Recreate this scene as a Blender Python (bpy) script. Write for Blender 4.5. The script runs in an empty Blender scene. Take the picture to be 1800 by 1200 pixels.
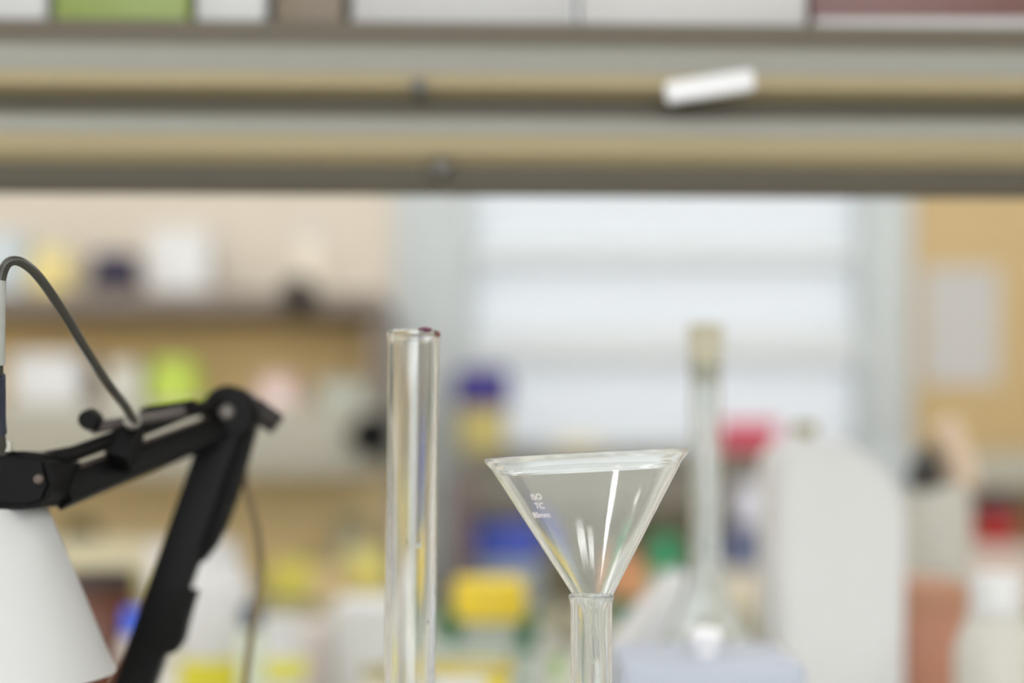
import bpy, bmesh, math, random
from mathutils import Vector, Matrix

random.seed(7)
SC = bpy.context.scene
COL = SC.collection

# ------------------------------------------------------------------ camera
EYE = 1.20                    # eye height above the floor
FOCAL = 2500.0                # 50 mm lens on 36 mm film, 1800 px across
FOCUS = 0.563                 # distance to the funnel
HOR = 820.0                   # row of the horizon (rising-front shift)
cam_d = bpy.data.cameras.new('camera')
cam = bpy.data.objects.new('camera', cam_d)
COL.objects.link(cam)
cam.location = (0, 0, EYE)
cam.rotation_euler = (math.radians(90), 0, 0)
cam_d.lens = 50
cam_d.sensor_width = 36
cam_d.shift_y = (HOR - 600) / 1800
cam_d.clip_start = 0.02
cam_d.dof.use_dof = True
cam_d.dof.focus_distance = FOCUS
cam_d.dof.aperture_fstop = 2.55
SC.camera = cam

# ------------------------------------------------------------------ world, exposure
SKY_STRENGTH = 0.51
W = bpy.data.worlds.new('sky')
SC.world = W
W.use_nodes = True
bg = W.node_tree.nodes['Background']
bg.inputs[0].default_value = (0.93, 0.97, 1.0, 1)
bg.inputs[1].default_value = SKY_STRENGTH
SC.view_settings.view_transform = 'Standard'
SC.view_settings.look = 'None'
SC.view_settings.exposure = 0.8
SC.view_settings.gamma = 1.0
SC.view_settings.use_curve_mapping = False
SC.cycles.max_bounces = 20
SC.cycles.transmission_bounces = 20
SC.cycles.glossy_bounces = 8
SC.cycles.diffuse_bounces = 6
LAMP_LEVEL = 6.5              # radiance of the ceiling diffusers
DAYLIGHT = 3.2                # radiance of the daylit frosted window behind the camera

# ------------------------------------------------------------------ helpers
def lin(c):
    c = c / 255.0
    return c / 12.92 if c <= 0.04045 else ((c + 0.055) / 1.055) ** 2.4

MATS = {}
def mat(name, rgb, rough=0.5, metal=0.0, trans=0.0, vary=0.0, scale=40.0, spec=0.5,
        stretch=(1, 1, 1), bump=0.0, coat=0.0, sss=0.0):
    """Principled material with a little procedural variation of tone and relief."""
    if name in MATS:
        return MATS[name]
    m = bpy.data.materials.new(name)
    m.use_nodes = True
    nt = m.node_tree
    b = nt.nodes['Principled BSDF']
    col = (lin(rgb[0]), lin(rgb[1]), lin(rgb[2]), 1)
    b.inputs['Base Color'].default_value = col
    b.inputs['Roughness'].default_value = rough
    b.inputs['Metallic'].default_value = metal
    b.inputs['Transmission Weight'].default_value = trans
    b.inputs['Specular IOR Level'].default_value = spec
    b.inputs['Coat Weight'].default_value = coat
    if vary > 0 or bump > 0:
        tc = nt.nodes.new('ShaderNodeTexCoord')
        mp = nt.nodes.new('ShaderNodeMapping')
        mp.inputs['Scale'].default_value = stretch
        nz = nt.nodes.new('ShaderNodeTexNoise')
        nz.inputs['Scale'].default_value = scale
        nz.inputs['Detail'].default_value = 5
        nt.links.new(tc.outputs['Object'], mp.inputs[0])
        nt.links.new(mp.outputs[0], nz.inputs['Vector'])
        if vary > 0:
            mx = nt.nodes.new('ShaderNodeMix')
            mx.data_type = 'RGBA'
            mx.inputs[6].default_value = tuple(c * (1 - vary) for c in col[:3]) + (1,)
            mx.inputs[7].default_value = tuple(min(1, c * (1 + vary)) for c in col[:3]) + (1,)
            nt.links.new(nz.outputs[0], mx.inputs[0])
            nt.links.new(mx.outputs[2], b.inputs['Base Color'])
        if bump > 0:
            bp = nt.nodes.new('ShaderNodeBump')
            bp.inputs['Strength'].default_value = bump
            bp.inputs['Distance'].default_value = 0.001
            nt.links.new(nz.outputs[0], bp.inputs['Height'])
            nt.links.new(bp.outputs[0], b.inputs['Normal'])
    MATS[name] = m
    return m

def glass(name, rgb=(255, 255, 255), rough=0.0, ior=1.5, wave=0.0, scale=60.0, stretch=(1, 1, 1), veil=0.0):
    """Clear glass; film is ceiling reflection put in as a pale haze."""
    if name in MATS:
        return MATS[name]
    m = mat(name, rgb, rough, trans=1.0, vary=0, bump=wave, scale=scale, stretch=stretch)
    nt = m.node_tree
    b = nt.nodes['Principled BSDF']
    b.inputs['IOR'].default_value = ior
    if veil > 0:  # whitish haze mixed in to stand for reflected light
        out = nt.nodes['Material Output']
        d, t = nt.nodes.new('ShaderNodeBsdfDiffuse'), nt.nodes.new('ShaderNodeBsdfTranslucent')
        for q in (d, t):
            q.inputs['Color'].default_value = (0.86, 0.87, 0.85, 1)
        half, mx = nt.nodes.new('ShaderNodeMixShader'), nt.nodes.new('ShaderNodeMixShader')
        half.inputs[0].default_value = 0.5
        mx.inputs[0].default_value = veil
        nt.links.new(d.outputs[0], half.inputs[1])
        nt.links.new(t.outputs[0], half.inputs[2])
        nt.links.new(b.outputs[0], mx.inputs[1])
        nt.links.new(half.outputs[0], mx.inputs[2])
        nt.links.new(mx.outputs[0], out.inputs[0])
    return m

def frosted(name, rgb):
    """Frosted pane: lets the sky through, scattered."""
    m = bpy.data.materials.new(name)
    m.use_nodes = True
    nt = m.node_tree
    b = nt.nodes['Principled BSDF']
    out = nt.nodes['Material Output']
    b.inputs['Base Color'].default_value = (lin(rgb[0]), lin(rgb[1]), lin(rgb[2]), 1)
    b.inputs['Roughness'].default_value = 0.5
    t = nt.nodes.new('ShaderNodeBsdfTranslucent')
    t.inputs[0].default_value = (lin(rgb[0]), lin(rgb[1]), lin(rgb[2]), 1)
    mx = nt.nodes.new('ShaderNodeMixShader')
    mx.inputs[0].default_value = 0.72
    nt.links.new(b.outputs[0], mx.inputs[1])
    nt.links.new(t.outputs[0], mx.inputs[2])
    nt.links.new(mx.outputs[0], out.inputs[0])
    MATS[name] = m
    return m

def emitter(name, rgb, strength):
    m = bpy.data.materials.new(name)
    m.use_nodes = True
    b = m.node_tree.nodes['Principled BSDF']
    b.inputs['Base Color'].default_value = (0.8, 0.8, 0.8, 1)
    b.inputs['Emission Color'].default_value = rgb + (1,)
    b.inputs['Emission Strength'].default_value = strength
    MATS[name] = m
    return m

def at(px, py, y):
    """World point that stands at distance y on the line of pixel px, py."""
    return Vector(((px - 900) / FOCAL * y, y, EYE + (HOR - py) / FOCAL * y))

def obj(name, bm, material, parent=None, smooth=True, angle=35):
    bmesh.ops.recalc_face_normals(bm, faces=bm.faces)
    me = bpy.data.meshes.new(name)
    bm.to_mesh(me)
    bm.free()
    if smooth:
        for p in me.polygons:
            p.use_smooth = True
        me.set_sharp_from_angle(angle=math.radians(angle))
    me.materials.append(material)
    o = bpy.data.objects.new(name, me)
    COL.objects.link(o)
    if parent is not None:
        o.parent = parent
    return o

def thing(name, label, cat, loc=(0, 0, 0), rot=(0, 0, 0), group=None):
    o = bpy.data.objects.new(name, None)
    o.empty_display_size = 0.02
    COL.objects.link(o)
    o.location = loc
    o.rotation_euler = rot
    o['label'] = label
    o['category'] = cat
    if group:
        o['group'] = group
    return o

def struct(name, bm, material, parent=None):
    o = obj(name, bm, material, parent)
    if parent is None:
        o['kind'] = 'structure'
    return o

def box(x0, x1, y0, y1, z0, z1, bev=0.0, bm=None, seg=2):
    nb = bmesh.new()
    bmesh.ops.create_cube(nb, size=1)
    for v in nb.verts:
        v.co = Vector((x0 + (v.co.x + .5) * (x1 - x0), y0 + (v.co.y + .5) * (y1 - y0), z0 + (v.co.z + .5) * (z1 - z0)))
    if bev > 0:
        bmesh.ops.bevel(nb, geom=nb.edges[:], offset=bev, segments=seg, affect='EDGES', profile=0.5)
    return merge(nb, bm)

def merge(nb, bm):
    if bm is None:
        return nb
    me = bpy.data.meshes.new('tmp')
    nb.to_mesh(me)
    nb.free()
    bm.from_mesh(me)
    bpy.data.meshes.remove(me)
    return bm

def lathe(profile, seg=48, bm=None, closed=False, mtx=None):
    """Turn (radius, height) points round Z. closed: the profile is a loop (a hollow wall)."""
    nb = bmesh.new()
    rings = []
    for r, z in profile:
        if r < 1e-7:
            rings.append([nb.verts.new((0, 0, z))])
        else:
            rings.append([nb.verts.new((r * math.cos(2 * math.pi * k / seg), r * math.sin(2 * math.pi * k / seg), z)) for k in range(seg)])
    pairs = list(zip(rings[:-1], rings[1:]))
    if closed:
        pairs.append((rings[-1], rings[0]))
    for a, b in pairs:
        for k in range(seg):
            k2 = (k + 1) % seg
            if len(a) == 1 and len(b) == 1:
                break
            if len(a) == 1:
                nb.faces.new((a[0], b[k], b[k2]))
            elif len(b) == 1:
                nb.faces.new((a[k], a[k2], b[0]))
            else:
                nb.faces.new((a[k], a[k2], b[k2], b[k]))
    if not closed:
        if len(rings[0]) > 1:
            nb.faces.new(rings[0])
        if len(rings[-1]) > 1:
            nb.faces.new(rings[-1])
    if mtx is not None:
        bmesh.ops.transform(nb, matrix=mtx, verts=nb.verts)
    return merge(nb, bm)

def prism_x(points, x0, x1, bev=0.0, bm=None):
    """Extrude a (y, z) outline along X."""
    nb = bmesh.new()
    a = [nb.verts.new((x0, y, z)) for y, z in points]
    b = [nb.verts.new((x1, y, z)) for y, z in points]
    n = len(points)
    nb.faces.new(a)
    nb.faces.new(b)
    for k in range(n):
        nb.faces.new((a[k], a[(k + 1) % n], b[(k + 1) % n], b[k]))
    if bev:
        bmesh.ops.bevel(nb, geom=nb.edges[:], offset=bev, segments=2, affect='EDGES')
    return merge(nb, bm)

def prism_y(points, y0, y1, bev=0.0, seg=2, bm=None):
    """Extrude an (x, z) outline along Y."""
    nb = bmesh.new()
    a = [nb.verts.new((x, y0, z)) for x, z in points]
    b = [nb.verts.new((x, y1, z)) for x, z in points]
    n = len(points)
    nb.faces.new(a)
    nb.faces.new(b)
    for k in range(n):
        nb.faces.new((a[k], a[(k + 1) % n], b[(k + 1) % n], b[k]))
    if bev:
        bmesh.ops.bevel(nb, geom=nb.edges[:], offset=bev, segments=seg, affect='EDGES')
    return merge(nb, bm)

def spline(pts, n=10):
    """Catmull-Rom through the points."""
    P = [Vector(p) for p in pts]
    P = [P[0] * 2 - P[1]] + P + [P[-1] * 2 - P[-2]]
    out = []
    for i in range(1, len(P) - 2):
        a, b, c, d = P[i - 1:i + 3]
        for k in range(n):
            t = k / n
            out.append(0.5 * (2 * b + (c - a) * t + (2 * a - 5 * b + 4 * c - d) * t * t + (3 * b - a - 3 * c + d) * t ** 3))
    out.append(P[-2])
    return out

def tube(pts, r, seg=14, bm=None):
    nb = bmesh.new()
    pts = [Vector(p) for p in pts]
    up = Vector((0.13, 0.9, 0.2)).normalized()
    rings = []
    for i, p in enumerate(pts):
        t = (pts[min(i + 1, len(pts) - 1)] - pts[max(i - 1, 0)]).normalized()
        u = (up - t * up.dot(t)).normalized()
        up = u
        w = t.cross(u)
        rr = r(i / (len(pts) - 1)) if callable(r) else r
        rings.append([nb.verts.new(p + (u * math.cos(2 * math.pi * k / seg) + w * math.sin(2 * math.pi * k / seg)) * rr) for k in range(seg)])
    for a, b in zip(rings[:-1], rings[1:]):
        for k in range(seg):
            nb.faces.new((a[k], a[(k + 1) % seg], b[(k + 1) % seg], b[k]))
    nb.faces.new(rings[0])
    nb.faces.new(rings[-1])
    return merge(nb, bm)

def bar(p, q, w, d, bev=0.0008, bm=None):
    """Flat bar from p to q, w wide in the picture's plane, d deep along Y."""
    p, q = Vector(p), Vector(q)
    L = (q - p).length
    nb = box(0, L, -d / 2, d / 2, -w / 2, w / 2, bev)
    t = (q - p).normalized()
    y = Vector((0, 1, 0))
    y = (y - t * y.dot(t)).normalized()
    z = t.cross(y)
    m = Matrix((t, y, z)).transposed().to_4x4()
    m.translation = p
    bmesh.ops.transform(nb, matrix=m, verts=nb.verts)
    return merge(nb, bm)

ROT_Y = Matrix.Rotation(math.radians(90), 4, 'X')      # turns a lathe's axis to point along -Y

# ------------------------------------------------------------------ materials
M_wall = mat('painted_wall', (210, 200, 184), 0.8, vary=0.03, scale=8)
M_white_wall = mat('white_wall', (226, 224, 218), 0.8, vary=0.03, scale=8)
M_tan = mat('tan_laminate', (186, 161, 114), 0.55, vary=0.08, scale=10, stretch=(6, 6, 0.6))
M_ply = mat('tan_plywood', (246, 212, 148), 0.55, vary=0.10, scale=10, stretch=(0.6, 6, 6))
M_taupe = mat('taupe_edge', (124, 112, 102), 0.5, vary=0.05)
M_grey_beige = mat('grey_beige_laminate', (160, 156, 142), 0.5, vary=0.04)
M_ledge = mat('grey_ledge', (118, 112, 100), 0.55, vary=0.05)
M_splash = mat('olive_tan_board', (184, 174, 140), 0.6, vary=0.05)
M_post = mat('window_paint', (188, 194, 194), 0.5, vary=0.02)
M_rail = mat('window_rail_paint', (206, 211, 212), 0.5, vary=0.02)
M_pane = frosted('frosted_pane', (246, 248, 250))
M_floor = mat('grey_vinyl_floor', (160, 156, 148), 0.5, vary=0.08, scale=5)
M_ceiling = mat('ceiling_tile', (235, 234, 230), 0.9, vary=0.04, scale=20)
M_bench = mat('pale_bench_top', (200, 197, 191), 0.4, vary=0.04)
M_bench_edge = mat('olive_bench_top', (150, 146, 122), 0.5, vary=0.05)
M_cabinet = mat('cabinet_white', (205, 202, 194), 0.5, vary=0.03)
M_white = mat('white_plastic', (208, 208, 207), 0.4, vary=0.02)
M_offwhite = mat('offwhite_plastic', (200, 197, 193), 0.45, vary=0.02)
M_black = mat('black_enamel', (9, 9, 9), 0.5, vary=0.1, bump=0.05, spec=0.12)
M_black_steel = mat('black_steel', (11, 10, 9), 0.5, vary=0.1, spec=0.12)
M_spring = mat('brown_grey_steel', (82, 69, 62), 0.55, metal=0.0, vary=0.1)
M_knob = mat('pale_metal', (200, 198, 192), 0.3, metal=0.6, vary=0.05)
M_cable = mat('dark_cable', (44, 43, 34), 0.35, vary=0.08)
M_cord = mat('brown_cord', (110, 92, 62), 0.5, vary=0.08)
M_shade = mat('white_shade_enamel', (189, 190, 189), 0.45, vary=0.03)
M_funnel = glass('funnel_glass', (252, 254, 252), wave=0.006, scale=60, stretch=(1, 1, 1), veil=0.09)
M_flask = glass('flask_glass', (254, 254, 252), wave=0.06, scale=50, stretch=(1, 1, 0.2), veil=0.11)
M_cyl = glass('cylinder_glass', (252, 252, 250), wave=0.10, scale=50, stretch=(1, 1, 0.12), veil=0.035)
M_big_flask = glass('big_flask_glass', (248, 252, 250), wave=0.05, scale=50, veil=0.14)
M_clear = glass('clear_jar_glass', (238, 246, 242), 0.05)
M_clear_green = glass('pale_green_glass', (232, 245, 238), 0.08, veil=0.3)
M_print = mat('white_print', (250, 240, 238), 0.6)
M_ink = mat('maroon_ink', (92, 38, 62), 0.5)
M_ink2 = mat('brown_ink', (104, 52, 40), 0.5)
M_cork = mat('pale_cork', (182, 177, 154), 0.8, vary=0.12, scale=120, bump=0.3)
M_tape = mat('white_tag', (212, 212, 214), 0.35)

def plain(key, rgb, rough=0.45, vary=0.03):
    return mat(key, rgb, rough, vary=vary)

# ------------------------------------------------------------------ the room
XL, XR, YB, YF, ZC = -2.6, 2.6, -2.2, 3.30, 2.75
struct('floor', box(XL, XR, YB, YF, -0.08, 0), M_floor)
struct('ceiling', box(XL, XR, YB, YF, ZC, ZC + 0.1), M_ceiling)
struct('wall_left', box(XL - 0.1, XL, YB, YF, 0, ZC), M_white_wall)
struct('wall_right', box(XR, XR + 0.1, YB, YF, 0, ZC), M_white_wall)
bm = box(XL, -1.3, YB - 0.1, YB, 0, ZC)
box(1.3, XR, YB - 0.1, YB, 0, ZC, bm=bm)
box(-1.3, 1.3, YB - 0.1, YB, 0, 0.95, bm=bm)
box(-1.3, 1.3, YB - 0.1, YB, 2.35, ZC, bm=bm)
struct('wall_near', bm, M_white_wall)
bm = None
for a, b, c, d in ((-1.3, -1.22, .95, 2.35), (1.22, 1.3, .95, 2.35), (-.04, .04, 1.03, 2.27), (-1.22, 1.22, .95, 1.03), (-1.22, 1.22, 2.27, 2.35)):
    bm = box(a, b, YB - .07, YB + .01, c, d, .004, bm=bm)
win2 = struct('window_2', bm, M_post)
for a, b in ((-1.22, -.04), (.04, 1.22)):
    obj('pane', box(a, b, YB - .05, YB - .044, 1.03, 2.27), emitter('daylit_pane', (0.93, 0.97, 1.0), DAYLIGHT), win2)
# far wall with the window opening
WX0, WX1 = at(694, 0, YF).x, at(1600, 0, YF).x
WZ0, WZ1 = 1.236, 2.45
bm = box(XL, WX0, YF, YF + 0.14, 0, ZC)
box(WX1, XR, YF, YF + 0.14, 0, ZC, bm=bm)
box(WX0, WX1, YF, YF + 0.14, 0, WZ0, bm=bm)
box(WX0, WX1, YF, YF + 0.14, WZ1, ZC, bm=bm)
struct('wall_far', bm, M_wall)
# window
PX0, PX1 = at(828, 0, YF).x, at(1512, 0, YF).x
bm = box(WX0, PX0, YF - 0.02, YF + 0.06, WZ0, WZ1, 0.004)
box(PX1, WX1, YF - 0.02, YF + 0.06, WZ0, WZ1, 0.004, bm=bm)
box(PX0, PX1, YF - 0.02, YF + 0.06, WZ1 - 0.06, WZ1, 0.004, bm=bm)
box(PX0, PX1, YF - 0.02, YF + 0.06, WZ0, WZ0 + 0.02, 0.004, bm=bm)
win = struct('window_1', bm, M_post)
bm = None
for a, b in ((430, 466), (578, 642)):
    bm = box(PX0, PX1, YF + 0.0, YF + 0.03, at(0, b, YF).z, at(0, a, YF).z, 0.003, bm=bm)
obj('window_rail', bm, M_rail, win)
obj('pane', box(PX0, PX1, YF + 0.035, YF + 0.041, WZ0, WZ1), M_pane, win)
obj('window_handle', box(at(835, 0, YF).x, at(880, 0, YF).x, YF - 0.012, YF + 0.004, at(0, 470, YF).z, at(0, 442, YF).z, 0.004), M_rail, win)
# pilaster under the window's post, tan panelling beside the window, board under the ledge
struct('trim_1', box(at(692, 0, YF).x, at(806, 0, YF).x, YF - 0.03, YF, 0.92, WZ0, 0.003), M_post)
struct('trim_2', box(WX1 + 0.004, 1.75, YF - 0.015, YF, 0.92, ZC, 0.002), M_tan)
struct('trim_3', box(at(806, 0, YF).x, WX1, YF - 0.015, YF, 0.92, WZ0 - 0.01, 0.002), M_splash)
struct('trim_5', box(at(1500, 0, YF).x, at(1604, 0, YF).x, YF - 0.03, YF - .0155, 0.92, WZ0, 0.003), M_post)
struct('trim_4', box(-1.75, WX0 - 0.004, YF - 0.015, YF, 0.92, 1.176, 0.002), mat('pale_tan_board', (240, 214, 158), 0.55, vary=0.05))

# ceiling lights
def ceiling_light(x, y, wx, wy, label, level=1.0, turn=0.0):
    t = thing('ceiling_light', label, 'ceiling light', (x, y, ZC), (0, 0, math.radians(turn)), 'ceiling lights')
    obj('housing', box(-wx / 2 - .03, wx / 2 + .03, -wy / 2 - .03, wy / 2 + .03, -0.05, 0, 0.006), M_white, t)
    key = 'lamp_diffuser_%.2f' % level
    m = MATS.get(key) or emitter(key, (0.985, 0.985, 1.0), LAMP_LEVEL * level)
    obj('diffuser', box(-wx / 2, wx / 2, -wy / 2, wy / 2, -0.058, -0.0505, 0.002), m, t)
    return t
ceiling_light(0.42, -0.345, 0.48, 0.028, 'small rectangular ceiling light behind the camera over the jug end', 2.4, 15)
ceiling_light(-0.13, -0.43, 0.34, 0.028, 'small rectangular ceiling light directly behind the camera', 2.4)
ceiling_light(-1.0, -0.07, 0.20, 0.27, 'white strip ceiling light over the lamp end of the bench', 2.2)
ceiling_light(-2.3, 0.8, 0.36, 1.3, 'wide ceiling light over the end of the bench by the black lamp')
ceiling_light(2.3, 0.8, 0.36, 1.3, 'wide ceiling light over the end of the bench by the white jug')
ceiling_light(-0.85, 1.9, 1.2, 0.40, 'wide ceiling light in front of the wall shelves')
ceiling_light(0.95, 1.9, 1.2, 0.40, 'wide ceiling light in front of the window')
ceiling_light(1.5, -0.95, 0.30, 1.3, 'wide ceiling light behind the camera near the plain side wall')
ceiling_light(-1.5, -0.95, 0.30, 1.3, 'wide ceiling light behind the camera near the opposite wall')

# ------------------------------------------------------------------ benches
BT = 0.92
def bench(name, label, x0, x1, y0, y1, top):
    t = thing(name, label, 'bench', ((x0 + x1) / 2, (y0 + y1) / 2, 0))
    w, d = (x1 - x0) / 2, (y1 - y0) / 2
    obj('worktop', box(-w, w, -d, d, BT - 0.04, BT, 0.006), top, t)
    obj('plinth', box(-w + .05, w - .05, -d + .08, d - .08, 0, 0.1), M_black_steel, t)
    obj('cabinet_body', box(-w + .02, w - .02, -d + .03, d - .03, 0.1, BT - 0.04, 0.003), M_cabinet, t)
    n = 4
    for k in range(n):
        a = -w + .04 + k * (2 * w - .08) / n
        b = a + (2 * w - .08) / n - .012
        dr = obj('cabinet_door', box(a, b, -d + .012, -d + .03, 0.12, BT - 0.06, 0.003), M_cabinet, t)
        obj('door_handle', tube([(b - .05, -d + .012, .7), (b - .05, -d - .012, .7), (b - .05, -d - .012, .6), (b - .05, -d + .012, .6)], .005), M_knob, dr)
    return t
bench('lab_bench', 'pale topped laboratory bench carrying the glassware and the black lamp', -1.0, 1.0, 0.22, 1.80, M_bench)
bench('lab_bench', 'olive topped bench along the far wall under the window', -1.7, 1.7, 2.62, 3.283, M_bench_edge)

# ------------------------------------------------------------------ raised service rail over the bench
RY = 0.90
def rz(py):
    return EYE + (HOR - py) / FOCAL * RY
rail = thing('service_rail', 'long grey and tan service rail crossing above the bench in two tiers', 'shelf', (0, RY, 0), (0, 0, math.radians(1.6)))
rx0, rx1 = -0.92, 0.92
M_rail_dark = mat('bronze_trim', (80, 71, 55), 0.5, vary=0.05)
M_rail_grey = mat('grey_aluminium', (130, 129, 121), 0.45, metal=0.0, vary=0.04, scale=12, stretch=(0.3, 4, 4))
M_rail_tan = mat('tan_strip', (144, 131, 98), 0.5, vary=0.08, scale=14, stretch=(0.4, 6, 6))  # tan tone for the lower edge of each tier
M_rail_shade = mat('rail_shade', (76, 70, 57), 0.6, vary=0.05)  # shade of the gap and the underside put into this colour
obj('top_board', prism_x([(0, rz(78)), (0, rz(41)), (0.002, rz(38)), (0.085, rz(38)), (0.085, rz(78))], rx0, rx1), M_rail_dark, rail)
obj('upper_panel', prism_x([(0.001, rz(78)), (-0.005, rz(90)), (-0.007, rz(110)), (-0.007, rz(134)), (0.08, rz(134)), (0.08, rz(78))], rx0, rx1), M_rail_grey, rail)
obj('tan_strip', prism_x([(-0.007, rz(134)), (-0.010, rz(145)), (-0.010, rz(160)), (-0.004, rz(171)), (0.004, rz(173)), (0.08, rz(173)), (0.08, rz(134))], rx0, rx1), M_rail_tan, rail)
obj('groove', prism_x([(0.004, rz(173)), (0.004, rz(203)), (0.08, rz(203)), (0.08, rz(173))], rx0, rx1), M_rail_shade, rail)
obj('lower_panel', prism_x([(0.002, rz(203)), (-0.005, rz(210)), (-0.008, rz(222)), (-0.008, rz(243)), (0.08, rz(243)), (0.08, rz(203))], rx0, rx1), M_rail_grey, rail)
obj('tan_strip', prism_x([(-0.008, rz(243)), (-0.011, rz(255)), (-0.010, rz(275)), (-0.002, rz(292)), (0.08, rz(292)), (0.08, rz(243))], rx0, rx1), M_rail_tan, rail)
obj('bottom_channel', prism_x([(-0.001, rz(292)), (0.0, rz(318)), (0.004, rz(340)), (0.010, rz(340)), (0.08, rz(292))], rx0, rx1), M_rail_shade, rail)
for sx in (rx0 + .03, rx1 - .03):
    obj('upright', box(sx - .015, sx + .015, .02, .06, BT, rz(330), .003), M_rail_grey, rail)
for px, py in ((738, 160), (776, 300)):
    p = at(px, py, RY)
    obj('screw', lathe([(0, -0.013), (.0042, -0.013), (.0055, -0.010), (.0055, 0.0), (0, 0.0)], 20, mtx=Matrix.Translation((p.x, -0.0, p.z)) @ Matrix.Rotation(math.radians(-90), 4, 'X')), plain('dull_screw', (84, 82, 78)), rail)
# slanted white tag on the rail
p = at(1248, 151, 0.885)
t = thing('plastic_tag', 'slanted white plastic tag stuck across the upper tier of the service rail', 'tag', (p.x, 0.8865, p.z), (0, math.radians(-8.5), 0))
obj('tag_body', box(-.028, .028, -.003, .0035, -.0068, .0068, .003, seg=4), M_tape, t)

# things standing on top of the rail
def lidded_box(name, label, cat, x0, x1, y0, y1, z0, z1, body_m, lid_m=None, lid_h=None, group=None, rotz=0.0, bev=0.003):
    cx, cy = (x0 + x1) / 2, (y0 + y1) / 2
    w, d, h = (x1 - x0) / 2, (y1 - y0) / 2, z1 - z0
    t = thing(name, label, cat, (cx, cy, z0), (0, 0, rotz), group)
    lid_h = lid_h or h * 0.25
    obj('body', box(-w * .98, w * .98, -d * .98, d * .98, 0, h - lid_h * .9, bev), body_m, t)
    obj('lid', box(-w, w, -d, d, h - lid_h, h, bev), lid_m or body_m, t)
    return t

TOPZ = rz(38)
def on_rail(px0, px1, h, name, label, cat, m, lid_m=None, group=None, lid_h=None):
    y0, y1 = 0.918, 0.972
    x0, x1 = (px0 - 900) / FOCAL * .918, (px1 - 900) / FOCAL * .918
    yy = .0279 * (x0 + x1) / 2
    lidded_box(name, label, cat, x0, x1, y0 + yy, y1 + yy, TOPZ + .0004, TOPZ + h, m, lid_m, lid_h or h * .2, group)
on_rail(-70, 90, .09, 'storage_box', 'white box beside the green box at the outer end of the service rail', 'box', plain('matt_white', (182, 182, 182)))
on_rail(97, 338, .08, 'storage_box', 'leaf green box standing on top of the service rail', 'box', plain('leaf_green', (124, 140, 68)))
on_rail(345, 470, .07, 'storage_box', 'white box between the green box and the brown box on the service rail', 'box', plain('matt_white', (182, 182, 182)))
on_rail(482, 606, .075, 'storage_box', 'small brown box standing on top of the service rail', 'box', plain('box_brown', (110, 96, 78)))
on_rail(614, 1010, .07, 'storage_box', 'long pale grey box next to the brown box on the service rail', 'box', plain('pale_grey', (172, 171, 170)))
on_rail(1014, 1425, .07, 'storage_box', 'long pale grey box in the middle of the row above the white tag', 'box', plain('pale_grey2', (178, 177, 175)))
on_rail(1430, 1860, .05, 'storage_box', 'low white box with a dark red lid at the end of the service rail', 'box', plain('tray_white', (182, 180, 179)), plain('dark_red_lid', (104, 70, 66)), lid_h=.041)

# ------------------------------------------------------------------ generic bottles
def bottle(name, label, cat, px, y, half, py_cap_top, py_cap_bot, base_z, body_m, cap_m, cap_half=None, group=None,
           shoulder=0.25, label_rows=None, label_m=None, py_body_top=None, hollow=False):
    """Round bottle or jar: body with a shoulder, and a ribbed cap."""
    s = y / FOCAL
    r = half * s
    rc = (cap_half if cap_half is not None else half * .9) * s
    c = at(px, 0, y)
    zt, zb = at(0, py_cap_top, y).z - base_z, at(0, py_cap_bot, y).z - base_z
    t = thing(name, label, cat, (c.x, y, base_z), group=group)
    sh = r * shoulder * 2
    rn = rc * .9
    zs = (at(0, py_body_top, y).z - base_z) if py_body_top else zb - sh
    prof = [(r * .6, 0), (r * .95, 0), (r, r * .08), (r, zs - sh * .3), (r * .96, zs), (rn + (r - rn) * .35, zb - sh * .15), (rn, zb - .0003)]
    if hollow:
        wl = max(.0012, r * .05)
        prof = [(0, 0)] + prof[1:] + [(rn - wl, zb - .0003), (max(rn + (r - rn) * .35 - wl, rn * .5), zb - sh * .15), (r * .96 - wl, zs), (r - wl, zs - sh * .3), (r - wl, wl * 2), (0, wl * 2)]
    obj('body', lathe(prof, 40), body_m, t)
    cap = [(0, zb), (rc * .97, zb), (rc, zb + .001), (rc, zt - (zt - zb) * .12), (rc * .93, zt), (0, zt)]
    bmc = bmesh.new()
    seg = 48
    lathe(cap, seg, bm=bmc)
    for v in bmc.verts:
        rr = math.hypot(v.co.x, v.co.y)
        if rr > rc * .98:
            k = round(math.atan2(v.co.y, v.co.x) / (2 * math.pi) * seg)
            f = 1.0 if k % 2 else .965
            v.co.x *= f
            v.co.y *= f
    obj('cap', bmc, cap_m, t)
    if label_rows:
        a, b = (at(0, q, y).z - base_z for q in label_rows)
        e = r * 1.006
        obj('paper_label', lathe([(e, b), (e, a), (e + .0004, a), (e + .0004, b)], 40, closed=True), label_m, t)
    return t

# ------------------------------------------------------------------ wall shelves left of the window
SX0, SX1 = -1.55, at(668, 0, 3.0).x
su = thing('wall_shelf', 'two tier wall shelf with taupe upper board and tan back panel beside the window', 'shelf', ((SX0 + SX1) / 2, 3.15, 0))
hw = (SX1 - SX0) / 2
UZ = 1.5696
LZ = 1.330
obj('shelf_board', box(-hw, hw, -.15, .145, UZ - .042, UZ, .003), M_taupe, su)
obj('shelf_board', box(-hw, hw, -.14, .145, LZ - .024, LZ, .003), M_grey_beige, su)
obj('front_fascia', box(-hw, hw, -.15, -.135, 1.178, LZ, .003), M_grey_beige, su)
obj('back_panel', box(-hw, hw, .125, .145, 1.178, UZ - .044, .002), M_ply, su)
for sx in (-hw + .012, hw - .012):
    obj('end_panel', box(sx - .012, sx + .012, -.13, .124, 1.20, UZ - .044, .002), M_taupe, su)

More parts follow.
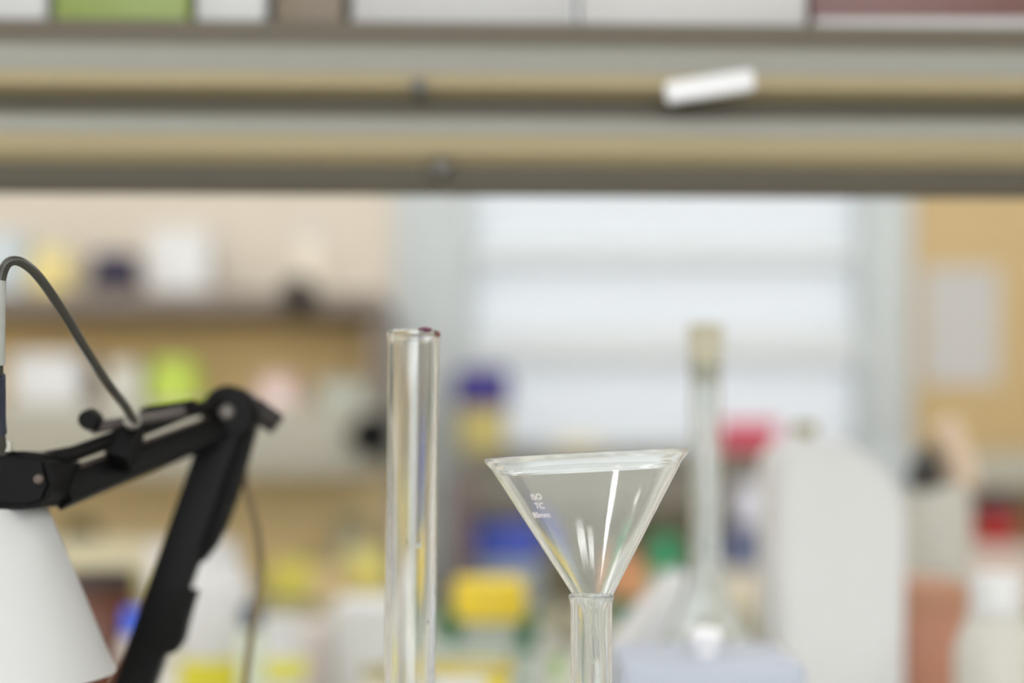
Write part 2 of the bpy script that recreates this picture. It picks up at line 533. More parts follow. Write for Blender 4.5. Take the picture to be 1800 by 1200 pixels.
def fbox(px0, px1, py_top, base_z, y, depth, name, label, cat, m, lid=None, lid_h=None, group=None, rotz=0):
    a, b = at(px0, py_top, y), at(px1, py_top, y)
    return lidded_box(name, label, cat, a.x, b.x, y, y + depth, base_z + .0003, a.z, m, lid, lid_h, group, rotz)

# on the upper board
fbox(-45, 40, 408, UZ, 3.06, .10, 'storage_box', 'blue grey box at the cable end of the upper wall shelf', 'box', plain('blue_grey', (186, 196, 200)))
bottle('storage_jar', 'pale yellow jar on the upper wall shelf between the grey box and the dark tub', 'jar', 92, 3.10, 40, 430, 450, UZ, plain('pale_yellow', (226, 208, 140)), plain('pale_yellow_cap', (214, 206, 168)))
bottle('storage_tub', 'squat dark purple tub standing on the upper wall shelf', 'tub', 203, 3.08, 48, 448, 486, UZ, plain('dark_plum', (42, 36, 52)), plain('dark_purple', (36, 28, 66)), shoulder=.05)
fbox(262, 365, 402, UZ, 3.07, .12, 'storage_box', 'tall white box on the upper wall shelf beside the dark purple tub', 'box', M_white)
bottle('storage_bottle', 'pale cream bottle standing near the end of the upper wall shelf', 'bottle', 545, 3.10, 24, 402, 424, UZ, plain('cream_grey', (224, 214, 196)), M_offwhite)
p = at(527, 519, 2.99)
t = thing('edge_clamp', 'black round knobbed clamp gripping the front edge of the upper wall shelf', 'clamp', (p.x, 3.0, UZ - .017))
obj('jaw', prism_x([(-.0015, -.024), (-.0015, .0175), (.03, .0175), (.03, .026), (-.014, .026), (-.014, -.024)], -.012, .012, .001), M_black_steel, t)
obj('knob', lathe([(0, -.004), (.027, -.004), (.034, 0), (.034, .012), (.027, .018), (0, .019)], 24, mtx=Matrix.Translation((0, -.014, .012)) @ ROT_Y), M_black, t)

# on the lower board
fbox(18, 138, 622, LZ, 3.045, .14, 'storage_box', 'wide white box on the lower wall shelf behind the lamp cable', 'box', M_white)
fbox(186, 244, 638, LZ, 3.05, .09, 'storage_box', 'small pale grey box beside the lime tub on the lower wall shelf', 'box', plain('pale_grey3', (200, 198, 188)))
bottle('storage_tub', 'lime green tub standing on the lower wall shelf', 'tub', 308, 3.09, 46, 636, 662, LZ, plain('lime', (196, 214, 92)), plain('lime_lid', (186, 214, 84)), shoulder=.08)
bottle('storage_jar', 'pinkish white round jar on the lower wall shelf past the lamp elbow', 'jar', 490, 3.09, 40, 664, 680, LZ, plain('pink_white', (226, 202, 196)), plain('pink_white_cap', (222, 200, 198)), shoulder=.4)
fbox(556, 664, 668, LZ, 3.05, .13, 'storage_box', 'low grey green box at the window end of the lower wall shelf', 'box', plain('grey_green', (168, 172, 160)))
p = at(652, 764, 2.985)
t = thing('dial_timer', 'round black dial fixed to the grey front of the lower wall shelf', 'timer', (p.x, 2.9995, p.z))
obj('case', lathe([(0, 0), (.046, 0), (.048, .004), (.046, .018), (.036, .022), (0, .022)], 32, mtx=ROT_Y), M_black, t)
obj('dial_knob', lathe([(0, .022), (.014, .022), (.013, .032), (0, .033)], 24, mtx=ROT_Y), M_black_steel, t)
# backsplash and bench under the shelf
p = at(140, 936, YF - .016)
t = thing('wall_socket', 'dark brown oval socket on the tan board above the far bench', 'socket', (p.x, YF - .0155, p.z))
obj('plate', lathe([(0, 0), (.046, 0), (.044, .008), (.036, .012), (0, .012)], 32, mtx=Matrix.Diagonal((1, 1, .62, 1)) @ ROT_Y), plain('socket_brown', (84, 66, 44)), t)
obj('socket_face', lathe([(0, .012), (.02, .012), (.018, .016), (0, .016)], 24, mtx=ROT_Y), M_black_steel, t)
fbox(60, 262, 957, BT, 2.82, .22, 'storage_box', 'pale olive box with a beige lid on the far bench behind the lampshade', 'box', plain('olive_pale', (184, 176, 118)), plain('beige_lid', (206, 198, 166)), .05)
fbox(262, 326, 958, BT, 2.72, .08, 'storage_box', 'upright white carton on the far bench behind the lower lamp arm', 'box', plain('lavender_white', (224, 220, 224)))
fbox(474, 548, 988, BT, 3.02, .10, 'storage_box', 'yellow green box on the far bench next to the hanging lamp cord', 'box', plain('yellow_green', (206, 196, 82)), plain('yellow_green_lid', (208, 200, 90)))
fbox(608, 682, 968, BT, 3.02, .10, 'storage_box', 'soft yellow box on the far bench just behind the tall glass cylinder', 'box', plain('soft_yellow', (218, 204, 112)), plain('soft_yellow_lid', (216, 206, 124)))
bottle('reagent_bottle', 'pale grey green bottle on the far bench between the two yellow boxes', 'bottle', 618, 3.2, 30, 905, 942, BT, plain('grey_green_body', (196, 192, 172)), plain('grey_green_cap', (158, 152, 122)))
fbox(548, 604, 1000, BT, 2.95, .06, 'storage_box', 'small beige box on the far bench between the yellow green box and the yellow box', 'box', plain('beige_box', (205, 182, 138)))

# ------------------------------------------------------------------ window ledge and what stands on it
LEDGE = 1.2332
lx0, lx1 = at(806, 0, 2.95).x, at(1470, 0, 2.95).x
t = thing('window_ledge', 'deep grey ledge running under the frosted window', 'ledge', ((lx0 + lx1) / 2, 3.11, 0))
lw = (lx1 - lx0) / 2
obj('ledge_board', box(-lw, lw, -.16, .168, LEDGE - .03, LEDGE, .003), M_ledge, t)
obj('shade_apron', box(-lw, lw, -.145, -.125, 1.10, LEDGE - .031, .002), M_ledge, t)  # dark apron stands in for the shade beneath the ledge
for sx in (-lw + .03, 0, lw - .03):
    obj('bracket', prism_x([(-.124, LEDGE - .031), (.168, LEDGE - .031), (.168, 1.06)], sx - .01, sx + .01), M_ledge, t)
bottle('reagent_bottle', 'yellow bottle with a wide purple cap standing on the window ledge', 'bottle', 848, 3.12, 42, 650, 716, LEDGE, plain('bottle_yellow', (196, 182, 112)), plain('purple_cap', (42, 26, 116)), cap_half=49, shoulder=.05)
fbox(980, 1056, 768, LEDGE, 3.05, .09, 'storage_box', 'low cream box on the window ledge behind the funnel', 'box', plain('cream_box', (222, 214, 184)))
fbox(1268, 1370, 742, LEDGE, 3.04, .10, 'storage_box', 'bright pink box on the window ledge next to the corked flask', 'box', plain('hot_pink', (188, 36, 70)), plain('hot_pink_lid', (206, 62, 98)))
# on the far bench under the ledge
t = fbox(832, 952, 922, BT, 2.86, .09, 'pipette_tip_box', 'blue lidded pipette tip box on the far bench behind the funnel', 'tip box', plain('tip_box_base', (142, 154, 162)), plain('royal_blue', (54, 74, 168)), .075)
fbox(790, 826, 842, BT, 2.78, .10, 'binder', 'narrow dark maroon binder standing upright on the far bench', 'binder', plain('maroon', (96, 78, 78)), plain('maroon_top', (110, 88, 86)), .02)
bottle('reagent_bottle', 'pale olive bottle with an emerald green cap on the far bench', 'bottle', 1170, 2.8, 34, 944, 1004, BT, plain('olive_body', (176, 178, 136)), plain('emerald', (34, 160, 116)), cap_half=22)
bottle('reagent_bottle', 'small orange bottle on the far bench seen past the funnel spout', 'bottle', 1103, 2.82, 24, 976, 990, BT, plain('orange_body', (222, 158, 112)), plain('orange_cap', (224, 166, 124)), shoulder=.1)
fbox(1248, 1346, 1002, BT, 2.80, .16, 'storage_box', 'beige box at the bottom of the stack on the far bench', 'box', plain('stack_beige', (204, 196, 176)))
z = at(0, 1002, 2.80).z
fbox(1276, 1364, 925, z, 2.80, .14, 'storage_box', 'navy box in the middle of the stack on the far bench', 'box', plain('stack_navy', (92, 100, 130)), plain('stack_navy_lid', (76, 78, 104)))
z = at(0, 925, 2.80).z
fbox(1304, 1364, 850, z, 2.80, .12, 'storage_box', 'pale lavender box topping the stack on the far bench', 'box', plain('stack_pale', (214, 214, 226)))

# ------------------------------------------------------------------ right end of the far wall
p0, p1 = at(1622, 470, YF - .018), at(1756, 674, YF - .018)
t = thing('paper_notice', 'blank pale grey paper notice pinned to the tan wall panel', 'notice', ((p0.x + p1.x) / 2, YF - .016, p1.z))
pw, ph = (p1.x - p0.x) / 2, p0.z - p1.z
obj('sheet', box(-pw, pw, -.0012, 0, 0, ph), plain('notice_paper', (182, 180, 177)), t)
for sx in (-1, 1):
    obj('pin', lathe([(0, 0), (.004, 0), (.005, .003), (0, .006)], 12, mtx=Matrix.Translation((sx * (pw - .01), -.0012, ph - .012)) @ ROT_Y), M_knob, t)
rs0 = at(1702, 0, 2.9).x
t = thing('wall_shelf', 'short grey wall shelf on the tan panel above the red bowl', 'shelf', ((rs0 + 1.5) / 2, 3.09, 0))
w2 = (1.5 - rs0) / 2
obj('shelf_board', box(-w2, w2, -.19, .193, 1.205, 1.229, .002), M_grey_beige, t)
obj('front_fascia', box(-w2, w2, -.19, -.175, 1.155, 1.204, .002), M_grey_beige, t)
for sx in (-w2 + .05, w2 - .05):
    obj('bracket', prism_x([(-.15, 1.204), (.193, 1.204), (.193, 1.06)], sx - .008, sx + .008), M_taupe, t)
fbox(1604, 1830, 962, BT, 2.84, .20, 'storage_box', 'pinkish grey box carrying the red bowl on the far bench', 'box', plain('pink_grey', (196, 180, 170)))
z = at(0, 962, 2.84).z + .0004
p = at(1752, 0, 2.93)
t = thing('mixing_bowl', 'red bowl topped by painted shelf shade, resting on the pinkish grey box', 'bowl', (p.x, 2.94, z))
r = 42 * 2.93 / FOCAL
obj('bowl_wall', lathe([(0, 0), (r * .5, 0), (r * .75, .018), (r * .95, .045), (r, .062), (r * .97, .062), (r * .9, .045), (r * .7, .022), (r * .4, .008), (0, .008)], 40), plain('bowl_red', (176, 28, 28)), t)
obj('shade_dome', lathe([(0, .05), (r * .9, .05), (r * .94, .066), (r * .85, .092), (r * .5, .104), (0, .106)], 40), plain('shelf_shade', (66, 48, 56)), t)  # dark dome in place of the shadow under the wall shelf

# ------------------------------------------------------------------ on the bench behind the glassware
bottle('amber_bottle', 'amber brown bottle with a dark cap seen between the lampshade and the lower arm', 'bottle', 178, 1.55, 66, 1000, 1040, BT, mat('amber', (92, 44, 16), 0.25, vary=0.1), plain('dark_brown_cap', (50, 32, 22)), cap_half=60, shoulder=.12)
bottle('squeeze_bottle', 'small clear bottle with a bright blue cap behind the lower lamp arm', 'bottle', 240, 1.30, 30, 1070, 1114, BT, plain('milky', (206, 198, 190)), plain('bright_blue', (52, 100, 226)), cap_half=24)
bottle('wash_bottle', 'large white bottle with a yellow label beside the lower lamp arm', 'bottle', 378, 1.50, 62, 952, 985, BT, M_white, M_white, cap_half=40, shoulder=.3, label_rows=(1152, 1260), label_m=plain('label_yellow', (214, 206, 50)))
bottle('storage_jar', 'white domed jar with a yellow band behind the hanging lamp cord', 'jar', 492, 1.44, 46, 1086, 1120, BT, M_white, M_white, cap_half=38, shoulder=.2, label_rows=(1152, 1192), label_m=plain('label_yellow2', (216, 212, 84)))
bottle('dropper_bottle', 'small pale green bottle with a navy cap behind the lamp cord', 'bottle', 442, 1.28, 24, 1062, 1104, BT, plain('pale_sage', (196, 204, 182)), plain('navy_cap', (40, 62, 84)), cap_half=20)
fbox(584, 700, 1060, BT, 1.62, .12, 'storage_box', 'tall white box just behind the tall glass cylinder', 'box', M_white)
fbox(514, 582, 1104, BT, 1.64, .10, 'storage_box', 'pinkish white box between the domed jar and the tall white box', 'box', plain('pink_white_box', (206, 196, 192)))
bottle('storage_jar', 'small jar with an olive lid at the foot of the tall glass cylinder', 'jar', 668, 1.20, 34, 1172, 1192, BT, plain('jar_pale', (214, 208, 190)), plain('olive_lid', (150, 144, 96)), shoulder=.1)
fbox(712, 968, 1128, BT, 1.66, .10, 'storage_box', 'wide white box behind the yellow lidded jar', 'box', plain('wide_white', (200, 199, 194)))
bottle('specimen_jar', 'clear green tinted jar with a large yellow lid beside the flask neck', 'jar', 861, 1.45, 50, 1017, 1086, BT, M_clear_green, plain('lid_yellow', (226, 198, 48)), cap_half=64, shoulder=.1, hollow=True)
for px, top, bot, lab in ((790, 1064, 1128, 'green capped tube between the glass cylinder and the yellow lidded jar'),
                          (925, 1074, 1144, 'dark green capped tube between the yellow lidded jar and the flask neck'),
                          (1098, 1052, 1150, 'dark green capped tube beside the flask neck and the leaning white tray')):
    bottle('sample_tube', lab, 'tube', px, 1.56, 19, top, bot, BT, plain('tube_body', (190, 204, 194)), plain('bottle_green', (18, 100, 66)), cap_half=21, group='green capped tubes', shoulder=.1)
bottle('marker_pen', 'light green marker pen standing close to the flask neck', 'pen', 980, 1.25, 11, 1150, 1196, BT, plain('pen_body', (206, 212, 190)), plain('pen_green', (150, 186, 104)), cap_half=11, shoulder=.1)
# white tub with an olive-yellow rim
p = at(832, 0, 1.02)
t = thing('round_tub', 'white round tub with an olive yellow rim at the bottom of the view', 'tub', (p.x, 1.02, BT))
r = 74 * 1.02 / FOCAL
h = at(0, 1186, 1.02 - r).z - BT
obj('tub_wall', lathe([(0, 0), (r * .86, 0), (r * .9, .004), (r * .97, h), (r * .94, h), (r * .86, .006), (0, .006)], 48), M_white, t)
obj('rim', lathe([(r * .94, h - .002), (r * 1.0, h - .002), (r * 1.02, h + .002), (r, h + .005), (r * .94, h + .005)], 48, closed=True), plain('olive_yellow', (196, 180, 96)), t)
a = [(r * 1.0 * math.cos(q), r * 1.0 * math.sin(q)) for q in (math.radians(-70 + 5 * k) for k in range(9))]
bm = bmesh.new()
for (xa, ya), (xb, yb) in zip(a[:-1], a[1:]):
    vs = [bm.verts.new(v) for v in ((xa * .985, ya * .985, h - .02), (xb * .985, yb * .985, h - .02), (xb, yb, h - .003), (xa, ya, h - .003))]
    bm.faces.new(vs)
bmesh.ops.remove_doubles(bm, verts=bm.verts, dist=1e-6)
bmesh.ops.solidify(bm, geom=bm.faces[:], thickness=.0008)
obj('paper_label', bm, plain('label_yellow3', (226, 206, 60)), t)

# ------------------------------------------------------------------ corked volumetric flask
fy = 1.0
s = fy / FOCAL
p = at(1240, 0, fy)
def hz(py):
    return at(0, py, fy).z - BT
t = thing('corked_flask', 'large long necked glass flask closed with a pale cork', 'flask', (p.x, fy, BT))
out = [(0, 0), (.045, 0), (.058, .006), (.066, .03), (.068, .06), (.066, .09), (.058, hz(1190)), (96 * s, hz(1150)), (70 * s, hz(1110)), (46 * s, hz(1062)), (31 * s, hz(1010)), (27 * s, hz(960)), (26 * s, hz(800)), (26 * s, hz(655)), (30 * s, hz(648)), (30 * s, hz(640))]
wl = .0016
inn = [(max(r_ - wl, 0), z_) for r_, z_ in out[1:-1]]
inn = [(24 * s, hz(640))] + [(max(r_ - wl, .0), max(z_, .003)) for r_, z_ in reversed(out[3:-1])] + [(.04, .004), (0, .0035)]
obj('flask_body', lathe(out + inn, 64), M_big_flask, t)
obj('cork', lathe([(0, hz(672)), (21 * s, hz(672)), (23.4 * s, hz(641)), (29 * s, hz(632)), (31.5 * s, hz(576)), (29 * s, hz(570)), (0, hz(570))], 32), M_cork, t)

# leaning white tray, pale blue box in front, big jug
ty = 1.22
a, b = at(944, 1394, ty), at(1224, 1024, ty)
t = thing('leaning_tray', 'white plastic tray leaning at a slant behind the corked flask', 'tray', (a.x, ty, BT))
a = Vector((0, 0, .0145))
b = Vector((b.x - at(944, 0, ty).x, 0, b.z - BT))
obj('tray_body', bar(a, b, .034, .09, .004), plain('tray_white2', (206, 208, 210)), t)
obj('tray_edge', bar(a + (b - a) * .1 + Vector((-.0155, 0, .0118)), a + (b - a) * .97 + Vector((-.0155, 0, .0118)), .006, .096, .002), M_white, t)
x0, x1 = at(1082, 0, .84).x, at(1396, 0, .84).x
t = lidded_box('tip_rack_box', 'pale blue grey lidded box standing in front of the corked flask', 'box', x0, x1, .80, .90, BT + .0003, at(0, 1166, .80).z, plain('ice_blue', (158, 163, 176)), plain('ice_blue_lid', (164, 170, 182)), .03, bev=.006)
zz = at(0, 1166, .80).z - BT - .0003
obj('highlight_knob', lathe([(0, zz), (.006, zz), (.006, zz + .004), (.0095, zz + .008), (.010, zz + .012), (.0075, zz + .0158), (0, zz + .017)], 28, mtx=Matrix.Translation((0, -.015, 0))), plain('highlight_white', (226, 226, 228), .3), t)  # white ball added in place of the flask's bright highlight

jy = 1.20
def jp(px, py):
    q = at(px, py, jy)
    return q.x - at(1480, 0, jy).x, q.z - BT
t = thing('plastic_jug', 'big white plastic jug with sloping shoulder and small olive cap', 'jug', (at(1480, 0, jy).x, jy + .05, BT))
pts = [(jp(1374, 0)[0], 0), (jp(1368, 0)[0], .012), jp(1366, 812), jp(1374, 784), jp(1396, 768), jp(1462, 766), jp(1512, 786), jp(1556, 828), jp(1586, 858), jp(1594, 890), (jp(1592, 0)[0], .012), (jp(1586, 0)[0], 0)]
obj('jug_body', prism_y(pts, -.05, .05, .006, 3), M_white, t)
q = jp(1436, 0)
obj('neck', lathe([(.010, jp(0, 772)[1] - .004), (.010, jp(0, 762)[1]), (0, jp(0, 764)[1])], 24, mtx=Matrix.Translation((q[0], 0, 0))), M_white, t)
obj('cap', lathe([(0, jp(0, 764)[1]), (.0105, jp(0, 764)[1]), (.011, jp(0, 744)[1]), (.008, jp(0, 738)[1]), (0, jp(0, 737)[1])], 24, mtx=Matrix.Translation((q[0], 0, 0))), plain('olive_cap', (146, 138, 98)), t)
obj('handle', tube(spline([(jp(1588, 0)[0], 0, jp(0, 905)[1]), (jp(1600, 0)[0], 0, jp(0, 915)[1]), (jp(1603, 0)[0], 0, jp(0, 985)[1]), (jp(1588, 0)[0], 0, jp(0, 1010)[1])]), .005), M_white, t)

# bulb dispenser bottle, brown carton, white capped jar at the right
dy = 1.50
def dp(px, py):
    q_ = at(px, py, dy)
    return q_.x - at(1648, 0, dy).x, q_.z - BT
t = thing('dispenser_bottle', 'pale grey dispenser bottle with beige spout and dark rubber bulb', 'bottle', (at(1648, 0, dy).x, dy, BT))
r = 58 * dy / FOCAL
zb = dp(0, 850)[1]
obj('body', lathe([(0, 0), (r * .95, 0), (r, .004), (r, zb - .022), (r * .93, zb - .008), (r * .6, zb), (0, zb)], 40), plain('dispenser_grey', (180, 178, 168)), t)
obj('spout', tube(spline([(dp(1690, 0)[0], 0, zb - .004), dp(1686, 815)[:1] + (0, dp(0, 815)[1]), dp(1672, 770)[:1] + (0, dp(0, 770)[1]), dp(1656, 742)[:1] + (0, dp(0, 742)[1])]), lambda u: .0165 - .003 * u), plain('beige_spout', (200, 178, 154)), t)
q = dp(1622, 0)
obj('rubber_bulb', lathe([(0, zb - .008), (.014, zb - .006), (.0195, zb + .004), (.0185, zb + .014), (.012, zb + .028), (.006, zb + .040), (0, zb + .043)], 28, mtx=Matrix.Translation((q[0], -.012, 0))), plain('dark_rubber', (34, 27, 20)), t)
fbox(1596, 1704, 1024, BT, 1.28, .09, 'carton', 'terracotta brown carton standing beside the white jug', 'carton', plain('terracotta', (178, 122, 96)), plain('terracotta_lid', (172, 124, 96)), .03)
bottle('reagent_bottle', 'clear bottle with a wide white cap in front of the brown carton', 'bottle', 1752, 1.10, 72, 1008, 1078, BT, plain('milky_clear', (188, 186, 176)), M_white, cap_half=44, shoulder=.2, py_body_top=1130)

# ------------------------------------------------------------------ black desk lamp
LY = 0.66
lamp_base = at(92, 0, 0.73)
lamp = thing('desk_lamp', 'black jointed desk lamp with a white cone shade', 'lamp', (lamp_base.x, 0.73, BT))
def L(px, py, y):
    q_ = at(px, py, y)
    return Vector((q_.x - lamp_base.x, q_.y - 0.73, q_.z - BT))
obj('base', lathe([(0, 0), (.088, 0), (.09, .004), (.088, .016), (.06, .022), (.02, .026), (0, .026)], 48), M_black, lamp)
obj('base_joint', lathe([(0, .026), (.014, .026), (.014, .045), (.008, .05), (0, .05)], 24), M_black_steel, lamp)
# lower arm: main channel and a stepped side plate
e0, e1 = L(406, 726, .73), Vector((0, 0, .046))
la = obj('lower_arm', bar(e0, e1, .0190, .016), M_black, lamp)
def poly(pts, y):
    return [(L(px, py, y).x, L(px, py, y).z) for px, py in pts]
obj('side_plate', prism_y(poly([(380, 742), (452, 752), (430, 830), (415, 880), (396, 930), (382, 958), (358, 988), (326, 988)], .735), .000, .010, .0008), M_black_steel, la)
d_ = (e1 - e0).normalized()
obj('arm_sleeve', prism_y(poly([(300, 1036), (347, 1036), (332, 1085), (323, 1126), (308, 1148), (262, 1148)], .725), -.009, .003, .0008), M_black_steel, la)
# elbow
c = L(408, 726, .735)
el = obj('elbow', lathe([(0, -.014), (.0125, -.014), (.0138, -.011), (.0138, .011), (.0125, .014), (0, .014)], 32, mtx=Matrix.Translation(c) @ ROT_Y), M_black, lamp)
obj('pivot_cap', lathe([(0, .014), (.0040, .014), (.0032, .017), (0, .018)], 24, mtx=Matrix.Translation(c) @ ROT_Y), plain('pivot_grey', (92, 86, 82)), el)
q = c
bm = bar(q + Vector((.009, .004, .004)), q + Vector((.023, .006, -.006)), .012, .008, .002)
obj('wing_nut', bm, mat('dark_brown_steel', (30, 22, 18), 0.5, vary=0.1, spec=0.3), el)
# upper arm: two bars with a steel strut between
ua = obj('upper_arm', bar(L(104, 868, .635), L(410, 744, .735), .0125, .012), M_black, lamp)
obj('upper_bar', tube([L(84, 806, .63), L(130, 797, .64), L(232, 760, .665), L(330, 722, .70), L(404, 706, .73)], .0036), M_black_steel, ua)
obj('strut', bar(L(112, 836, .645), L(386, 734, .728), .0050, .006), M_spring, ua)
obj('cross_bracket', bar(L(206, 812, .655), L(232, 752, .665), .011, .014), M_black, ua)
obj('arm_clip', bar(L(252, 722, .68), L(338, 709, .70), .0034, .008), M_black_steel, ua)
obj('cable_bracket', bar(L(166, 752, .65), L(318, 724, .69), .0048, .008), mat('dark_grey_bracket', (70, 63, 60), 0.5, vary=.1), ua)
obj('wing_nut', lathe([(0, -.006), (.0042, -.006), (.0052, 0), (.0042, .006), (0, .006)], 24, mtx=Matrix.Translation(L(160, 738, .648)) @ ROT_Y), M_black, ua)
obj('cable_gland', lathe([(0, -.004), (.0034, -.004), (.004, 0), (.0028, .005), (0, .006)], 20, mtx=Matrix.Translation(L(232, 740, .655)) @ ROT_Y), plain('gland_grey', (132, 128, 120)), ua)
# head
hd = prism_y([(L(-175, 0, .63).x, L(0, 806, .63).z), (L(60, 0, .63).x, L(0, 792, .63).z), (L(112, 0, .63).x, L(0, 800, .63).z), (L(126, 0, .63).x, L(0, 850, .63).z),
              (L(112, 0, .63).x, L(0, 886, .63).z), (L(80, 0, .63).x, L(0, 893, .63).z), (L(-175, 0, .63).x, L(0, 893, .63).z)], -.125, -.075, .003)
hd = obj('head_housing', hd, M_black, lamp)
obj('rivet', lathe([(0, 0), (.0022, 0), (.0018, .0015), (0, .002)], 16, mtx=Matrix.Translation(L(68, 842, .605)) @ ROT_Y), M_spring, hd)
obj('knob', lathe([(0, -.003), (.0026, -.002), (.003, 0), (.0026, .002), (0, .003)], 20, mtx=Matrix.Translation(L(9, 785, .60))), M_knob, hd)
# shade
sy = .63
sc_ = L(-72, 0, sy)
k = sy / FOCAL
z0, z1 = L(0, 892, sy).z, L(0, 1182, sy).z
prof = [(146 * k, z0), (150 * k, z0 - .001), (264 * k, z1), (266 * k, z1 - .001), (263 * k, z1 - .0012), (261 * k, z1), (145 * k, z0 - .002), (0, z0 - .0022), (0, z0)]
obj('lamp_shade', lathe(prof, 72, mtx=Matrix.Translation((sc_.x, sc_.y, 0))), M_shade, lamp)
obj('bulb', lathe([(0, z0 - .003), (.012, z0 - .003), (.012, z0 - .02), (.022, z0 - .04), (.018, z0 - .056), (0, z0 - .064)], 32, mtx=Matrix.Translation((sc_.x, sc_.y, 0))), plain('bulb_white', (240, 238, 230)), lamp)
# cable loop and hanging cord
cable = [L(6, 796, .60), L(-2, 740, .59), L(-3, 640, .575), L(-2, 545, .57), L(2, 490, .57), L(14, 462, .57), L(36, 460, .572), L(66, 484, .578), L(106, 540, .59), L(150, 612, .61), L(192, 676, .63), L(222, 716, .645), L(236, 742, .652)]
cb = obj('cable', tube(spline(cable, 8), .0020), M_cable, lamp)
obj('cable_sleeve', tube(spline([L(-1, 492 + 2, .5702), L(-2.4, 545, .57), L(-3, 600, .5725), L(-3, 640, .575)], 6), .0027), plain('sleeve_grey', (150, 152, 146)), cb)
obj('strain_relief', tube(spline([L(-3, 660, .5765), L(-2.5, 700, .583), L(-2, 740, .59), L(0, 760, .593)], 6), .0029), plain('sleeve_navy', (30, 34, 52)), cb)
cord = [L(426, 800, .742), L(434, 860, .745), L(452, 930, .75), L(459, 1000, .755), L(452, 1060, .76), L(441, 1120, .765), L(430, 1220, .77), L(420, 1420, .78), L(400, 1640, .79)]
cord = spline(cord, 8)
cord = cord + spline([cord[-1], Vector((.075, .09, .01)), Vector((.085, .14, .0035)), Vector((.2, .22, .0035))], 6)[1:]
obj('cord', tube(cord, .0019), M_cord, lamp)

# ------------------------------------------------------------------ tall glass cylinder
gy = .62
gs = gy / FOCAL
p = at(721, 1200, gy)
ht = at(0, 584, gy).z - BT
tilt = math.radians(.72)
t = thing('glass_cylinder', 'tall open glass cylinder with maroon ink on its rim', 'cylinder', (p.x - math.tan(tilt) * (at(0, 1200, gy).z - BT), gy, BT), (math.radians(1.0), tilt, 0))
R = 45 * gs
wl = .0021
prof = [(0, 0.004), (R * .9, .004), (R, .008), (R, ht - .006), (R + .0003, ht - .0025), (R + .0006, ht - .001), (R + .0002, ht), (R - wl + .0006, ht), (R - wl, ht - .002), (R - wl, .014), (R - wl - .003, .010), (0, .009)]
obj('glass_wall', lathe(prof, 72), M_cyl, t)
obj('foot', lathe([(0, 0), (.032, 0), (.033, .002), (.030, .004), (0, .004)], 48), M_clear, t)
def arc(a0, a1, r, z, rad, n=14):
    return tube([(r * math.cos(math.radians(a0 + (a1 - a0) * k / n)), r * math.sin(math.radians(a0 + (a1 - a0) * k / n)), z) for k in range(n + 1)], lambda u: rad * (0.35 + 0.65 * math.sin(math.pi * u)), 8)
obj('ink_mark', arc(-76, -36, R - .0006, ht + .0001, .0012), M_ink, t)
bm = arc(-30, -4, R - .0002, ht - .0014, .0014)
obj('ink_mark', bm, M_ink2, t)

def bead(r_, h_, rad, mtx, bm=None):
    return lathe([(0, -h_), (rad * .7, -h_ * .7), (rad, 0), (rad * .7, h_ * .7), (0, h_)], 16, mtx=mtx, bm=bm)
for px, py, rr in ((742, 957, .0012), (758, 1092, .0008), (744, 948, .0006)):
    xx = (px - 727) * gs
    obj('water_droplet', bead(0, rr, rr, Matrix.Translation((xx, -math.sqrt(R * R - xx * xx) + wl + rr * .3, at(0, py, gy - R).z - BT))), M_clear, t)

# ------------------------------------------------------------------ flask under the funnel
fs = FOCUS / FOCAL
p = at(1039.5, 1045, FOCUS)
mz = p.z - BT
t = thing('volumetric_flask', 'clear narrow necked flask holding the glass funnel', 'flask', (p.x, FOCUS, BT))
ro, ri = 36.6 * fs, 36.6 * fs - .0013
out = [(0, 0), (.026, 0), (.036, .004), (.0415, .02), (.043, .036), (.040, .056), (.030, .080), (.019, .098), (.0115, .110), (ro + .0003, .122), (ro, .13), (ro, mz - .0045), (ro + .0002, mz - .003), (39.4 * fs, mz - .0013), (40.3 * fs, mz - .0007), (40.2 * fs, mz - .0002), (39.4 * fs, mz)]
inn = [(.0081, mz), (.0077, mz - .0008), (ri + .0002, mz - .0025), (ri, mz - .004), (ri, .122), (.0100, .109), (.0175, .097), (.0285, .079), (.0385, .055), (.0415, .036), (.040, .021), (.035, .006), (0, .003)]
obj('flask_body', lathe(out + inn, 96), M_flask, t)

for px, py, rr, hh in ((1039, 1112, .0004, .0030), (1042, 1160, .0007, .0008), (1055, 1086, .0004, .0008), (1018, 1092, .0004, .0012)):
    xx = (px - 1039.5) * fs
    obj('water_droplet', bead(0, hh, rr, Matrix.Translation((xx, -math.sqrt(ri * ri - xx * xx) + rr * .4, at(0, py, FOCUS - ri).z - BT))), M_clear, t)

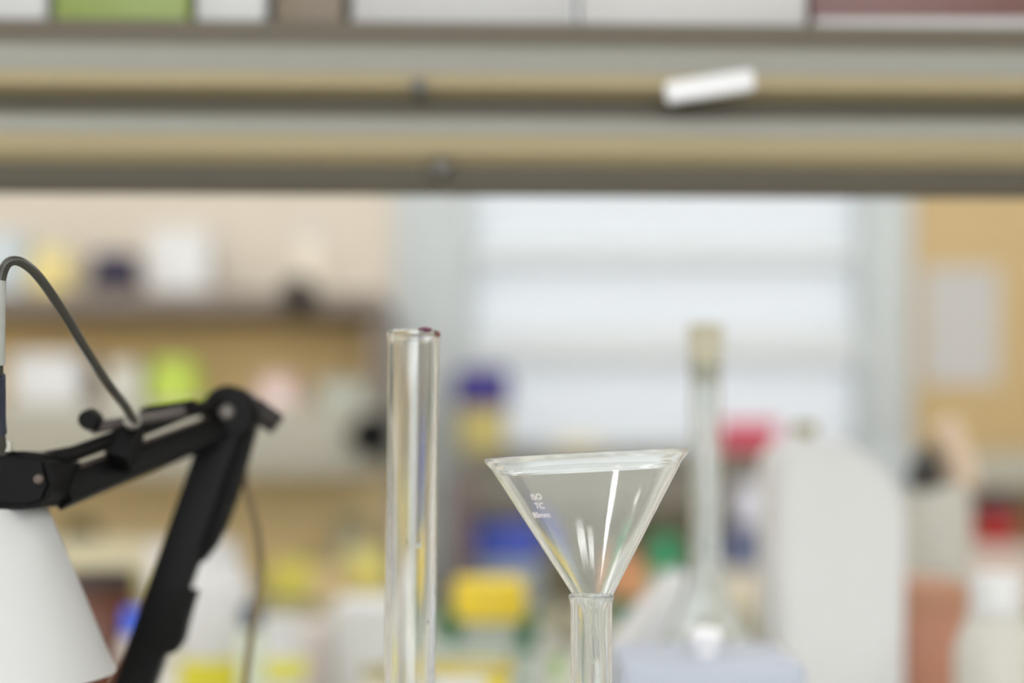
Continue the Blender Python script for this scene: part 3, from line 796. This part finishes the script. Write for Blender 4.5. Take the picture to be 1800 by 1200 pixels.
# ------------------------------------------------------------------ the funnel
p = at(1030, 797, FOCUS)
fun = thing('glass_funnel', 'clear glass funnel with white printing resting tilted in the flask neck', 'funnel', p, (math.radians(0.0), math.radians(-3.0), 0))
RR = .0403
th = math.tan(math.radians(30))
zc0 = -.0050
rc0 = .0374
def cone_r(z):
    return rc0 - (zc0 - z) * th
z_st = zc0 - (rc0 - .0042) / th
out = [(RR - .0010, .0001), (RR - .0002, 0), (RR, -.0003), (RR - .0001, -.0016), (RR - .0005, -.0021), (rc0 + .0012, -.0036), (rc0 + .0002, -.0046), (rc0 - .0002, zc0 - .0003), (cone_r(-.0060), -.0060), (cone_r(-.0066), -.0066)] + [(cone_r(-.008 - .006 * k), -.008 - .006 * k) for k in range(9)] + [(cone_r(z_st + .0032), z_st + .0032), (cone_r(z_st + .0025), z_st + .0025), (.0050, z_st + .0012), (.0043, z_st - .001), (.0040, z_st - .006), (.0036, z_st - .030), (.0034, z_st - .0305)]
wt = .0011
inn = [(.0026, z_st - .0305), (.0025, z_st - .030), (.0028, z_st - .006), (.0031, z_st + .0005), (.0040, z_st + .0027)] + [(cone_r(z_) - wt / math.cos(math.radians(30)), z_) for z_ in (-.0570, -.0562, -.050, -.044, -.038, -.032, -.026, -.020, -.014, -.0086, -.0078, -.0070)] + [(rc0 - .0011, -.0046), (RR - .0034, -.0026), (RR - .0022, -.0008), (RR - .0016, 0)]
obj('funnel_cone', lathe(out + inn, 128, closed=True), M_funnel, fun)

def wrap_text(body, az0, z_mid, size):
    """Lettering laid on the cone: az0 is where the line ends (degrees from facing the camera)."""
    cu = bpy.data.curves.new('print', 'FONT')
    cu.body = body
    cu.size = size
    cu.align_x = 'RIGHT'
    o = bpy.data.objects.new('print_source', cu)
    COL.objects.link(o)
    dg = bpy.context.evaluated_depsgraph_get()
    me = bpy.data.meshes.new_from_object(o.evaluated_get(dg))
    nb = bmesh.new()
    nb.from_mesh(me)
    bpy.data.objects.remove(o)
    bpy.data.curves.remove(cu)
    bpy.data.meshes.remove(me)
    bmesh.ops.subdivide_edges(nb, edges=[e for e in nb.edges if e.calc_length() > size * .3], cuts=2)
    for v in nb.verts:
        zz = z_mid + (v.co.y - size * .35) * math.cos(math.radians(30))
        rr = cone_r(zz) + .00006
        a_ = math.radians(az0 - 90) + v.co.x / rr
        v.co = Vector((rr * math.cos(a_), rr * math.sin(a_), zz))
    return nb
bm = wrap_text('ISO', -37, -.0155, .0036)
for b_, az, zm in (('TC', -38, -.0190), ('80mm', -36, -.0226)):
    merge(wrap_text(b_, az, zm, .0036), bm)
obj('printing', bm, M_print, fun, smooth=False)
